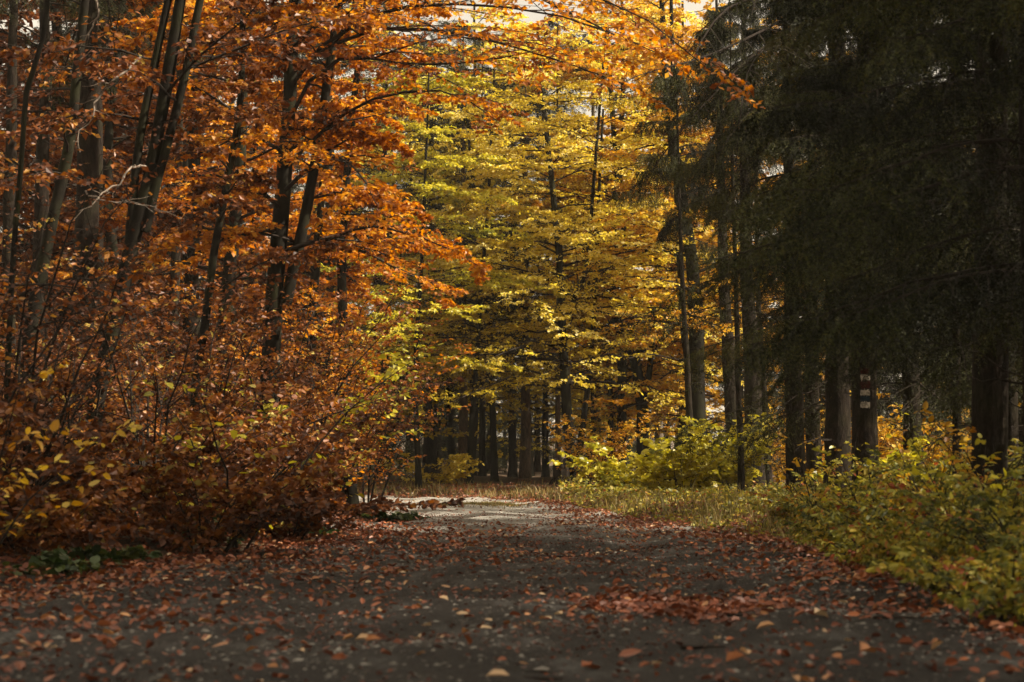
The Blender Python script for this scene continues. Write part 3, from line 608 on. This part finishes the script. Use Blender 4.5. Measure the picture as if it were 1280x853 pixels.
# ---------- left shrubs
LG = 'rust leafed beech shrubs along the left verge'
SH = [(-2.65, 17.0, 1.15, 1.2, 'low rust shrub at the foot of the yellow leafed sapling beside the road'), (-2.2, 19.6, 1.2, 1.2, 'small low rust shrub nearest the middle of the left verge'), (-3.55, 14.6, 1.1, 1.3, 'small rust shrub just inside the left edge beside the road'), (-4.6, 13.5, 1.5, 1.5, 'rust leafed shrub lowest at the left edge beside the road'), (-4.0, 16, 1.9, 1.8, 'rust leafed shrub with glossy leaves at left beneath the fanned beech'), (-5.3, 17.5, 2.1, 1.8, 'tangled rust shrub behind the low one at the left edge'),
      (-3.4, 18.5, 2.1, 1.9, 'dense copper shrub in front of the dark leaning trunks'), (-4.8, 21, 2.6, 2, 'taller copper shrub standing behind the glossy one at left'), (-3.0, 21, 1.8, 1.8, 'broad rust shrub beside the road left of the yellow leafed sapling'),
      (-4.0, 24, 3.3, 2.1, 'tall rust shrub behind the yellow leafed sapling'), (-2.7, 24, 2.1, 1.4, 'dense rust shrub over the dark green herbs at the roadside'), (-3.9, 27, 3.6, 1.8, 'tall copper shrub under the orange beech'),
      (-3.7, 27.4, 3.0, .9, 'copper shrub arching toward the road bend'), (-3.3, 30, 3.2, 1.3, 'rust shrub at the inner side of the road bend'), (-6.5, 20, 2.6, 2.2, 'rust shrub between the trunks at far left'),
      (-6.2, 25, 2.8, 2.2, 'rust shrub around the thick reddish trunk'), (-5.2, 29, 3.0, 2.4, 'rust shrub deep behind the leaning young tree'), (-3.9, 33, 3.2, 2.4, 'rust shrub deep behind the orange beech trunk')]
for k, (x, y, h, sp, lb) in enumerate(SH):
    shrub('beech_shrub', lb, x, y, h, sp, 'rust', 100 + k, nst=14, nsec=10, ntw=6, nlf=4, size=.066, flat=.4, bend=-.35, group=LG, hi=y < 22)
for k, (x, y, h, sp, lb) in enumerate([(-4.3, 19.5, 3.6, 1.3, 'tall wispy beech sapling between the fanned beech and the shrubs'), (-3.5, 22.3, 4.2, 1.4, 'tall wispy beech sapling above the broad rust shrub'), (-3.1, 25.6, 4.3, 1.4, 'tall wispy beech sapling left of the orange beech trunk'),
      (-2.75, 28.8, 4.4, 1.3, 'tall wispy beech sapling where orange leaves meet the road bend'), (-5.6, 22.5, 4.2, 1.6, 'tall wispy beech sapling among the far left trunks'), (-4.4, 28, 4.8, 1.8, 'tall wispy beech sapling behind the thin leaning tree'),
      (-3.3, 32.5, 4.8, 1.5, 'tall wispy beech sapling deep behind the road bend'), (-5.0, 16.5, 2.8, 1.2, 'tall wispy beech sapling at the left edge above the shrubs'), (-2.6, 35, 4.6, 1.4, 'tall wispy beech sapling farthest along the left verge')]):
    shrub('beech_sapling', lb, x, y, h, sp, 'rust' if k not in (3, 6, 8) else 'orange', 300 + k, nst=7, nsec=13, ntw=6, nlf=4, size=.07, flat=.5, sec=.32, group='tall beech saplings above the left shrubs', hi=False, cat='sapling')
for k, (x, y, h, sp, lb) in enumerate([(-4.4, 17.5, 3.8, 1.7, 'almost bare twiggy sapling in front of the fanned beech'), (-3.5, 19.6, 3.4, 1.6, 'almost bare twiggy sapling left of the yellow leafed one'), (-4.6, 15.2, 3.0, 1.4, 'almost bare twiggy sapling at the left edge')]):
    shrub('bare_sapling', lb, x, y, h, sp, 'dim', 330 + k, nst=8, nsec=12, ntw=7, nlf=1, size=.055, sec=.4, cat='sapling', group='bare twiggy saplings at left', hi=False)
shrub('yellow_sapling', 'sapling with scattered large yellow green leaves in front of the rust shrubs', -2.35, 17.2, 2.5, 1.5, 'lime', 130, nst=5, nsec=5, ntw=2, nlf=1, size=.085, cat='sapling')
shrub('yellow_sapling', 'sapling with olive yellow leaves where the rust shrubs meet the yellow trees', -2.5, 26.4, 2.9, 1.5, 'lime', 131, nst=8, nsec=7, ntw=4, nlf=3, size=.10, cat='sapling')
shrub('yellow_sapling', 'sapling with blurred yellow leaves at the left edge of the photo', -3.6, 13.0, 1.5, 1.0, 'gold', 132, nst=7, nsec=5, ntw=3, nlf=2, size=.07, cat='sapling')
for k, (px, y) in enumerate([(150, 15.0), (250, 17.6), (375, 20.5), (480, 24.5), (505, 26.5), (60, 13.6)]):
    shrub('green_herb', ['green leafed herb under the shrubs near the left edge', 'small green herb beside the road under the copper shrub', 'dark green leafy herb at the foot of the rust shrubs', 'green herb under the arching copper shrub', 'dark green herb at the tip of the left verge by the bend', 'lowest green herb at the left edge'][k],
          (px - 640) / F * y, y, .26 if y > 24 else .32, .35 if y > 24 else .5, 'green', 140 + k, nst=10, nsec=6, ntw=0, nlf=3, size=.09, cat='herb', group='green herbs under the left shrubs', wide=.38, bend=-.4)

# ---------- right: yellow bushes, undergrowth
shrub('yellow_bush', 'bright yellow green bush with large round leaves left of the golden beech', at(850, 0, 33)[0], 33, 1.45, 1.25, 'lime', 150, up=1.5, nst=20, nsec=8, ntw=3, nlf=4, size=.10, wide=.42, cat='bush')
shrub('yellow_bush', 'paler yellow green bush behind the round leafed one', at(790, 0, 38)[0], 38, 1.2, 1.3, 'lime', 151, nst=16, nsec=7, ntw=3, nlf=4, size=.10, wide=.4, cat='bush')
shrub('yellow_bush', 'yellow bush between the golden beech and the dark spruce trunks', at(910, 0, 38)[0], 38, 1.7, 1.1, 'lime', 152, nst=16, nsec=7, ntw=3, nlf=4, size=.12, wide=.42, cat='bush')
shrub('yellow_bush', 'low yellow shrub beyond the bend in front of the spruces', at(545, 0, 47)[0], 47, 1.3, 1.5, 'yellow', 153, nst=14, nsec=7, ntw=3, nlf=4, size=.09, cat='bush')
shrub('yellow_bush', 'brownish leafed thicket beside the leaning trunk beyond the bend', at(742, 0, 44)[0], 44, 1.9, .9, 'gold', 154, nst=16, nsec=8, ntw=3, nlf=4, size=.07, cat='bush')
shrub('yellow_bush', 'orange yellow bush behind the right hand trunks', at(1160, 0, 29)[0], 29, 2.2, 2.2, 'gold', 155, nst=20, nsec=8, ntw=4, nlf=5, size=.09, cat='bush')
shrub('yellow_bush', 'yellow bush lit between the marked spruce and thin trunk', at(1130, 0, 22)[0], 24, 1.1, 1.5, 'lime', 156, nst=14, nsec=7, ntw=3, nlf=4, size=.09, cat='bush')
shrub('yellow_bush', 'yellow orange bush behind the tall bare twigged spruce', at(975, 0, 46)[0], 46, 2.2, 1.8, 'gold', 157, nst=16, nsec=8, ntw=3, nlf=4, size=.10, cat='bush')
UG = [(1262, 9.5, .55), (1215, 10.8, .5), (1290, 11.5, .8), (1150, 12.2, .45), (1235, 12.8, .8), (1185, 14, .75), (1100, 14.2, .5), (1275, 14.5, 1.0), (1140, 15.6, .75), (1225, 16.2, 1.0), (1060, 16.4, .5), (1095, 17.5, .75), (1180, 17.8, 1.0),
      (1030, 18.8, .5), (1270, 18, 1.1), (1060, 20, .7), (1135, 20.4, .95), (1000, 21.5, .5), (1025, 23.5, .65), (970, 25, .45)]
BL = ['lowest leafy bramble spilling onto the road edge in the lower right', 'leafy weed at the road edge left of the lowest bramble', 'tall nearest weed cut by the right edge of the photo', 'small front weed where dark soil meets the verge', 'leafy bramble below the thick right hand trunk',
      'leafy bramble below the thin dark trunk', 'low weed creeping to the road in front of the marked spruce', 'tall bramble hiding the foot of the spruce at the right edge', 'leafy weed right of the marked spruce in the front row', 'tall bramble in front of the thick right hand trunk',
      'low leafy weed left of the marked spruce near the road', 'leafy weed hiding the foot of the marked spruce', 'tall bramble just left of the thin dark trunk', 'low weed in front of the reddish drooping spruce', 'tallest bramble at the back by the right edge',
      'low bramble at the foot of the mossy spruce', 'tall weed behind the undergrowth right of the marked spruce', 'small weed beside the foot of the reddish drooping spruce', 'weed between the drooping spruce and the mossy one', 'farthest small weed at the right verge near the tall bare twigged spruce']
for k, (px, y, h) in enumerate(UG):
    shrub('bramble', BL[k], (px - 640) / F * y, y, h, h * 1.1, 'herb', 170 + k, nst=20, nsec=8, ntw=2, nlf=4, size=.052, cat='bramble', group='brambles along the right verge', flat=.25, wide=.21, droop=.45, lean=(-.15, 0), clumpv=.3)

for k, (px, y, h, lb) in enumerate([(1025, 19.2, 1.15, 'slender tall weed with yellow leaves in front of the mossy spruce'), (1105, 16.8, .95, 'slender tall weed rising right of the marked spruce'), (1160, 14.8, 1.05, 'slender tall weed rising left of the thin dark trunk'),
      (1215, 13.2, 1.0, 'slender tall weed in front of the thick right hand trunk'), (1258, 15.5, 1.25, 'slender tall weed nearest the right edge of the photo'), (1075, 20.0, 1.2, 'slender tall weed climbing beside the foot of the marked spruce')]):
    shrub('tall_weed', lb, (px - 640) / F * y, y, h, .5, 'lime' if k % 2 else 'gold', 400 + k, nst=6, nsec=7, ntw=0, nlf=2, size=.06, sec=.28, up=1.6, bend=-.15, lean=(-.25, 0), cat='weed', group='slender tall weeds on the right verge', wide=.3)
# ---------- black stump and mossy stump
def stump(name, label, px, D, w, h, mat, seed):
    rng = np.random.default_rng(seed); x = at(px, 0, D)[0]; z0 = float(gz(np.array([x]), np.array([D]))[0]) - .05
    b = Buf(); n = 20; th = np.arange(n) * 2 * np.pi / n; hs = [0, .06, .2, .5, .8, 1.0]; rs = [1.45, 1.25, 1.05, .98, .95, .9]
    lob = 1 + .12 * np.sin(3 * th + 1) + .08 * np.sin(7 * th) + rng.normal(0, .03, n); R = w / F * D / 2
    V = [np.stack([np.cos(th) * R * r * (1 + (lob - 1) * r), np.sin(th) * R * r * (1 + (lob - 1) * r), h * q + (rng.normal(0, .03, n) + .1 * h * np.cos(th - 2) if q == 1 else 0 * th)], 1) for q, r in zip(hs, rs)]
    V.append(V[-1] * np.array([.6, .6, 1]) - np.array([0, 0, .02])); K = len(V)
    i = (np.arange(K - 1)[:, None] * n); j = np.arange(n)[None]; j2 = (j + 1) % n
    f = np.stack([i + j, i + j2, i + n + j2, i + n + j], -1).reshape(-1, 4); b.add(np.concatenate(V), f); b.add(V[-1], np.arange(n)[None])
    root = empty(name, (x, D, z0), label, 'tree stump'); b.build('stump_wood', M[mat], root)
    c = Buf(); k = 7; a = th[::3]; P = np.stack([np.stack([np.cos(a) * R * q, np.sin(a) * R * q, np.full(len(a), zz)], 1) for q, zz in ((.9, h * .3), (1.5, .05), (2.1, -.02))], 1)
    tubes(c, P, np.tile(np.array([R * .25, R * .2, R * .08]), (len(a), 1)), 6); c.build('root', M[mat], root, True)
stump('tree_stump', 'black broken stump at the roadside beyond the bend', 700, 45.5, 20, .62, 'twig', 1)
stump('tree_stump', 'small mossy stump at the foot of the golden beech', 842, 37, 20, .42, 'beech', 2)

# ---------- stuff: litter, gravel, grass, ground cover
rng = np.random.default_rng(7)
def scatter(n, x0, x1, y0, y1, dens):
    x = rng.uniform(x0, x1, n); y = rng.uniform(y0, y1, n); d, s = road_d(x, y)
    m = rng.uniform(0, 1, n) < dens(x, y, d, s); return x[m], y[m], d[m], s[m]
def patch(x, y, f=1.0): return np.clip(.5 + .28 * (np.sin(1.9 * f * x + 1.3 * np.sin(.8 * f * y)) + np.sin(1.1 * f * y + 2 * np.sin(.9 * f * x + 1)) + .8 * np.sin(3.7 * f * x - 1.9 * f * y)), 0, 1)
def lay(buf, x, y, size, r, tilt=.3, lift=.012, **kw):
    n = len(x); z = surf(x, y) + rng.uniform(.002, lift, n); a = rng.uniform(0, 6.28, n)
    d = nrm(np.stack([np.cos(a), np.sin(a), rng.normal(.05, tilt * .6, n)], 1)); nn = nrm(np.tile(UP, (n, 1)) + rng.normal(0, tilt, (n, 3)))
    put_leaves(buf, rng, np.stack([x, y, z], 1), d, nn, size * rng.uniform(.6, 1.15, n), r, fold=.5, hi=True, wide=.3, **kw)
lit = Buf()
verge = lambda x, y, d, s: np.where(d > -.1, .9 * np.exp(-np.clip(d - 1.2, 0, 9) / 2.5), np.where(s < 0, np.exp(d / 1.1), np.exp(d / .5)))
bright = lambda x, y: 1 - .93 * sst(y - .6 * np.abs(x - .1) * (x < .1), 21.5, 26) * (1 - sst(x - np.interp(y, [24, 30, 36, 40], [.5, .65, .4, -.3]), -.3, .3)) * (1 - sst(y, 41, 43))
x, y, d, s = scatter(180000, -9, 8, 5, 50, lambda x, y, d, s: verge(x, y, d, s) * np.where(d < 0, bright(x, y), 1) * .85)
lay(lit, x, y, .058, np.clip(rng.normal(.45, .22, len(x)), 0, 1), tilt=.45, lift=.05)
x, y, d, s = scatter(26000, -4, 5, 5, 45, lambda x, y, d, s: (d < 0) * (.05 + .5 * patch(x, y) ** 3 + .35 * sst(y, 18, 26) * (x > -.2)) * bright(x, y))
lay(lit, x, y, .055, np.clip(rng.normal(.68, .28, len(x)), 0, 1), tilt=.25, lift=.02)
x, y, d, s = scatter(60000, -4, 5, 5, 30, lambda x, y, d, s: (d < .1) * (.08 + .7 * patch(x + 5, y * 1.6, 1.3) ** 2))
lay(lit, x, y, .028, np.clip(rng.normal(.15, .15, len(x)), 0, 1), tilt=.5, lift=.012)
x = rng.normal(at(850, 0, 10.6)[0], .3, 900); y = rng.normal(10.8, .6, 900); lay(lit, x, y, .06, np.clip(rng.normal(.3, .2, 900), 0, 1), tilt=.5, lift=.03)
o = lit.build('leaf_litter', M['litter']); o['kind'] = 'stuff'; tag(o, 'red brown and tan fallen leaves strewn over road and verges', 'leaf litter')
# gravel
gv = Buf()
def stones(buf, x, y, r, sink=.3):
    n = len(x); oc = np.array([(1, 0, 0), (.3, .9, .1), (-.8, .6, -.1), (-.9, -.5, 0), (.1, -1, .1), (.1, .1, .62), (0, 0, -.5)]); 
    a = rng.uniform(0, 6.28, n); c, s_2 = np.cos(a), np.sin(a); q = oc[None] * rng.uniform(.65, 1.25, (n, 7, 3)) * r[:, None, None]
    V = np.stack([q[..., 0] * c[:, None] - q[..., 1] * s_2[:, None], q[..., 0] * s_2[:, None] + q[..., 1] * c[:, None], q[..., 2] * .7], -1) + np.stack([x, y, surf(x, y) + r * (.3 - sink)], 1)[:, None]
    f = [(i, (i + 1) % 5, 5) for i in range(5)] + [((i + 1) % 5, i, 6) for i in range(5)]
    buf.add(V.reshape(-1, 3), (np.arange(n)[:, None, None] * 7 + np.array(f)[None]).reshape(-1, 3))
x, y, d, s = scatter(90000, -4, 4, 5, 46, lambda x, y, d, s: (d < .1) * (.18 + .6 * patch(x + 3, y, .8)) * np.clip(14 / y, .3, 1))
stones(gv, x, y, rng.lognormal(-4.9, .45, len(x)))
o = gv.build('gravel', M['stone']); o['kind'] = 'stuff'; tag(o, 'small grey stones and grit bedded in the road', 'gravel')
# a few larger stones as things
for k, (px, y, r, lb) in enumerate([(1030, 12.4, .055, 'largest grey stone on the right side of the road'), (985, 13.6, .04, 'small flat stone left of the largest one'), (676, 7.6, .04, 'dark stone at the bottom middle of the road'), (1045, 7.7, .035, 'dark stone at the bottom right of the road')]):
    b = Buf(); x0 = (px - 640) / F * y; stones(b, np.array([x0]), np.array([y]), np.array([r]), .1); b.v = [v - np.array([x0, y, 0], np.float32) for v in b.v]
    o = b.build('stone', M['stone']); o.location = (x0, y, 0); tag(o, lb, 'stone')
# grass blades
gr = Buf()
def blades(buf, x, y, h):
    n = len(x); p = np.stack([x, y, surf(x, y) - .01], 1); a = rng.uniform(0, 6.28, n); w = np.stack([np.cos(a), np.sin(a), 0 * a], 1) * .004 * (y / 20 + .4)[:, None]
    l = rng.normal(0, .35, (n, 3)) * h[:, None]; l[:, 2] = 0; up_ = UP[None] * h[:, None]
    V = np.stack([p - w, p + w, p + w * .7 + up_ * .6 + l * .4, p - w * .7 + up_ * .6 + l * .4, p + up_ * .9 + l], 1)
    b = np.arange(n)[:, None] * 5; r = rng.uniform(0, 1, n)
    buf.add(V.reshape(-1, 3), b + [0, 1, 2, 3], r); buf.v.append(np.zeros((0, 3), np.float32)); buf.f.append(b + [3, 2, 4] + (buf.n - n * 5)); buf.r.append(r.astype(np.float32))
x, y, d, s = scatter(60000, -8, 9, 30, 56, lambda x, y, d, s: np.where((d > .15) & ((s > 0) | (y > 42)), np.exp(-np.abs(d - .9) / 1.6) * patch(x, y) ** .5, 0))
blades(gr, x, y, rng.uniform(.04, .24, len(x)))
x, y, d, s = scatter(40000, 1, 8, 9, 31, lambda x, y, d, s: np.where((d > .05) & (s > 0), np.exp(-np.abs(d - .5) / 1.1) * patch(x, y) ** .7, 0)); blades(gr, x, y, rng.uniform(.05, .28, len(x)))
x, y, d, s = scatter(13000, 1, 8, 8.5, 28, lambda x, y, d, s: np.where((d > .3) & (s > 0), np.exp(-np.abs(d - 1.2) / 1.5) * patch(x + 2, y), 0)); blades(gr, x, y, rng.uniform(.12, .5, len(x)))
x = rng.normal(at(600, 0, 35)[0], .38, 3500); y = rng.normal(35.2, .8, 3500); blades(gr, x, y, rng.uniform(.02, .07, 3500))
o = gr.build('grass', M['grass']); o['kind'] = 'stuff'; tag(o, 'dry yellow green grass on the verges and a tuft in the road', 'grass')
# low ground cover leaves
gc = Buf()
x, y, d, s = scatter(70000, 1, 9, 8, 46, lambda x, y, d, s: np.where((d > .1) & (s > 0), (.25 + .75 * patch(x, y)) * np.exp(-np.clip(d - 2.5, 0, 9) / 2), 0))
n = len(x); a = rng.uniform(0, 6.28, n)
put_leaves(gc, rng, np.stack([x, y, surf(x, y) + rng.uniform(.02, .22, n) * np.clip(d[:], .3, 1.)], 1), nrm(np.stack([np.cos(a), np.sin(a), rng.normal(0, .4, n)], 1)), nrm(UP + rng.normal(0, .5, (n, 3))), .07 * rng.uniform(.6, 1.2, n), np.clip(rng.normal(.5, .25, n), 0, 1), hi=True, wide=.34)
o = gc.build('ground_cover', M['herb']); o['kind'] = 'stuff'; tag(o, 'low green and yellow leafy ground cover along the right verge', 'ground cover')

# ---------- single fallen leaves that stand out on the near road
FL = [(726, 824, 1.0, .62, 'orange brown fallen leaf at the bottom middle of the road'), (772, 816, 1.0, .50, 'dark tan fallen leaf right of the orange brown one at the bottom'), (268, 808, .9, .80, 'curled orange leaf lying alone at lower left on the road'),
      (905, 832, .9, .72, 'orange leaf on the lower right road near the bottom edge'), (1072, 827, .9, .80, 'tan leaf at the bottom right near the edge of the photo'), (445, 793, .8, .95, 'pale tan leaf left of centre on the near road'),
      (607, 844, .9, .97, 'pale leaf touching the bottom edge left of centre'), (943, 786, .85, .90, 'pale orange leaf near the dark leaf heap on the right'), (1015, 779, .8, 1.0, 'near white leaf on the right side of the road'),
      (600, 788, .6, 1.0, 'tiny pale leaf in the middle of the near road'), (570, 772, .7, .98, 'pale cream leaf above the tiny pale one'), (250, 778, .8, .85, 'light orange leaf on the left of the near road')]
for k, (px, py, s_f, rv, lb) in enumerate(FL):
    Yd = H * F / (py - HOR); x0 = (px - 640) / F * Yd; z0 = float(surf(np.array([x0]), np.array([Yd]))[0]); b = Buf()
    put_leaves(b, rng, np.array([[0, 0, .012]]), nrm(np.array([[1., rng.normal(0, .5), .12]])), nrm(np.array([[rng.normal(0, .2), -.25, 1.]])), np.array([.1 * s_f]), np.array([rv]), fold=.5, hi=True)
    o = b.build('fallen_leaf', M['litter']); o.location = (x0, Yd, z0 + .006); tag(o, lb, 'fallen leaf', 'single leaves that stand out on the near road')

# ---------- light autumn haze round the whole scene
hz = Buf(); hz.add([(-640, -120, -3), (640, -120, -3), (640, 940, -3), (-640, 940, -3), (-640, -120, 45), (640, -120, 45), (640, 940, 45), (-640, 940, 45)], [(0, 3, 2, 1), (4, 5, 6, 7), (0, 1, 5, 4), (1, 2, 6, 5), (2, 3, 7, 6), (3, 0, 4, 7)])
hm = bpy.data.materials.new('haze'); hm.use_nodes = True; t = hm.node_tree; t.nodes.clear(); pv = t.nodes.new('ShaderNodeVolumePrincipled')
pv.inputs['Color'].default_value = (.95, .9, .78, 1); pv.inputs['Density'].default_value = .0005; pv.inputs['Anisotropy'].default_value = .1
ho = t.nodes.new('ShaderNodeOutputMaterial'); t.links.new(pv.outputs[0], ho.inputs['Volume'])
o = hz.build('haze', hm); o['kind'] = 'stuff'; tag(o, 'thin pale autumn haze between the far trees', 'haze')

# ---------- sticks lying on the road
rng = np.random.default_rng(41)
for k, (px, py, ln, lb) in enumerate([(682, 834, .16, 'short dark stick at the bottom middle of the road'), (700, 691, .30, 'dark stick lying across the middle of the road'), (1005, 699, .28, 'dark stick on the right half of the road near the verge'), (880, 808, .2, 'thin stick in front of the dark leaf heap'),
        (930, 764, .18, 'stick beside the dark leaf heap on the right'), (380, 722, .22, 'thin stick among the leaves on the left of the road'), (1120, 780, .24, 'stick on the dark soil at the lower right')]):
    Yd = H * F / (py - HOR); x0 = (px - 640) / F * Yd; z0 = float(surf(np.array([x0]), np.array([Yd]))[0]) + .008; a = rng.normal(0, .3)
    C = curves(rng, np.array([[-ln / 2, 0, 0.]]), np.array([[math.cos(a), math.sin(a), 0]]), np.array([ln]), 8, np.array([[0, .1, 0.]]), .12); C[:, :, 2] *= .2
    b = Buf(); tubes(b, C, np.linspace(.009, .004, 8)[None], 6); K, KR, _ = kids(rng, C, np.tile(np.linspace(.006, .004, 8), (1, 1)), 2, .3, .9, .7, .35, 4, rr=.5, rmin=.002); K[:, :, 2] *= .3; tubes(b, K, KR, 4)
    o = b.build('fallen_twig', M['twig'], None, True); o.location = (x0, Yd, z0); tag(o, lb, 'stick', 'sticks lying on the road')
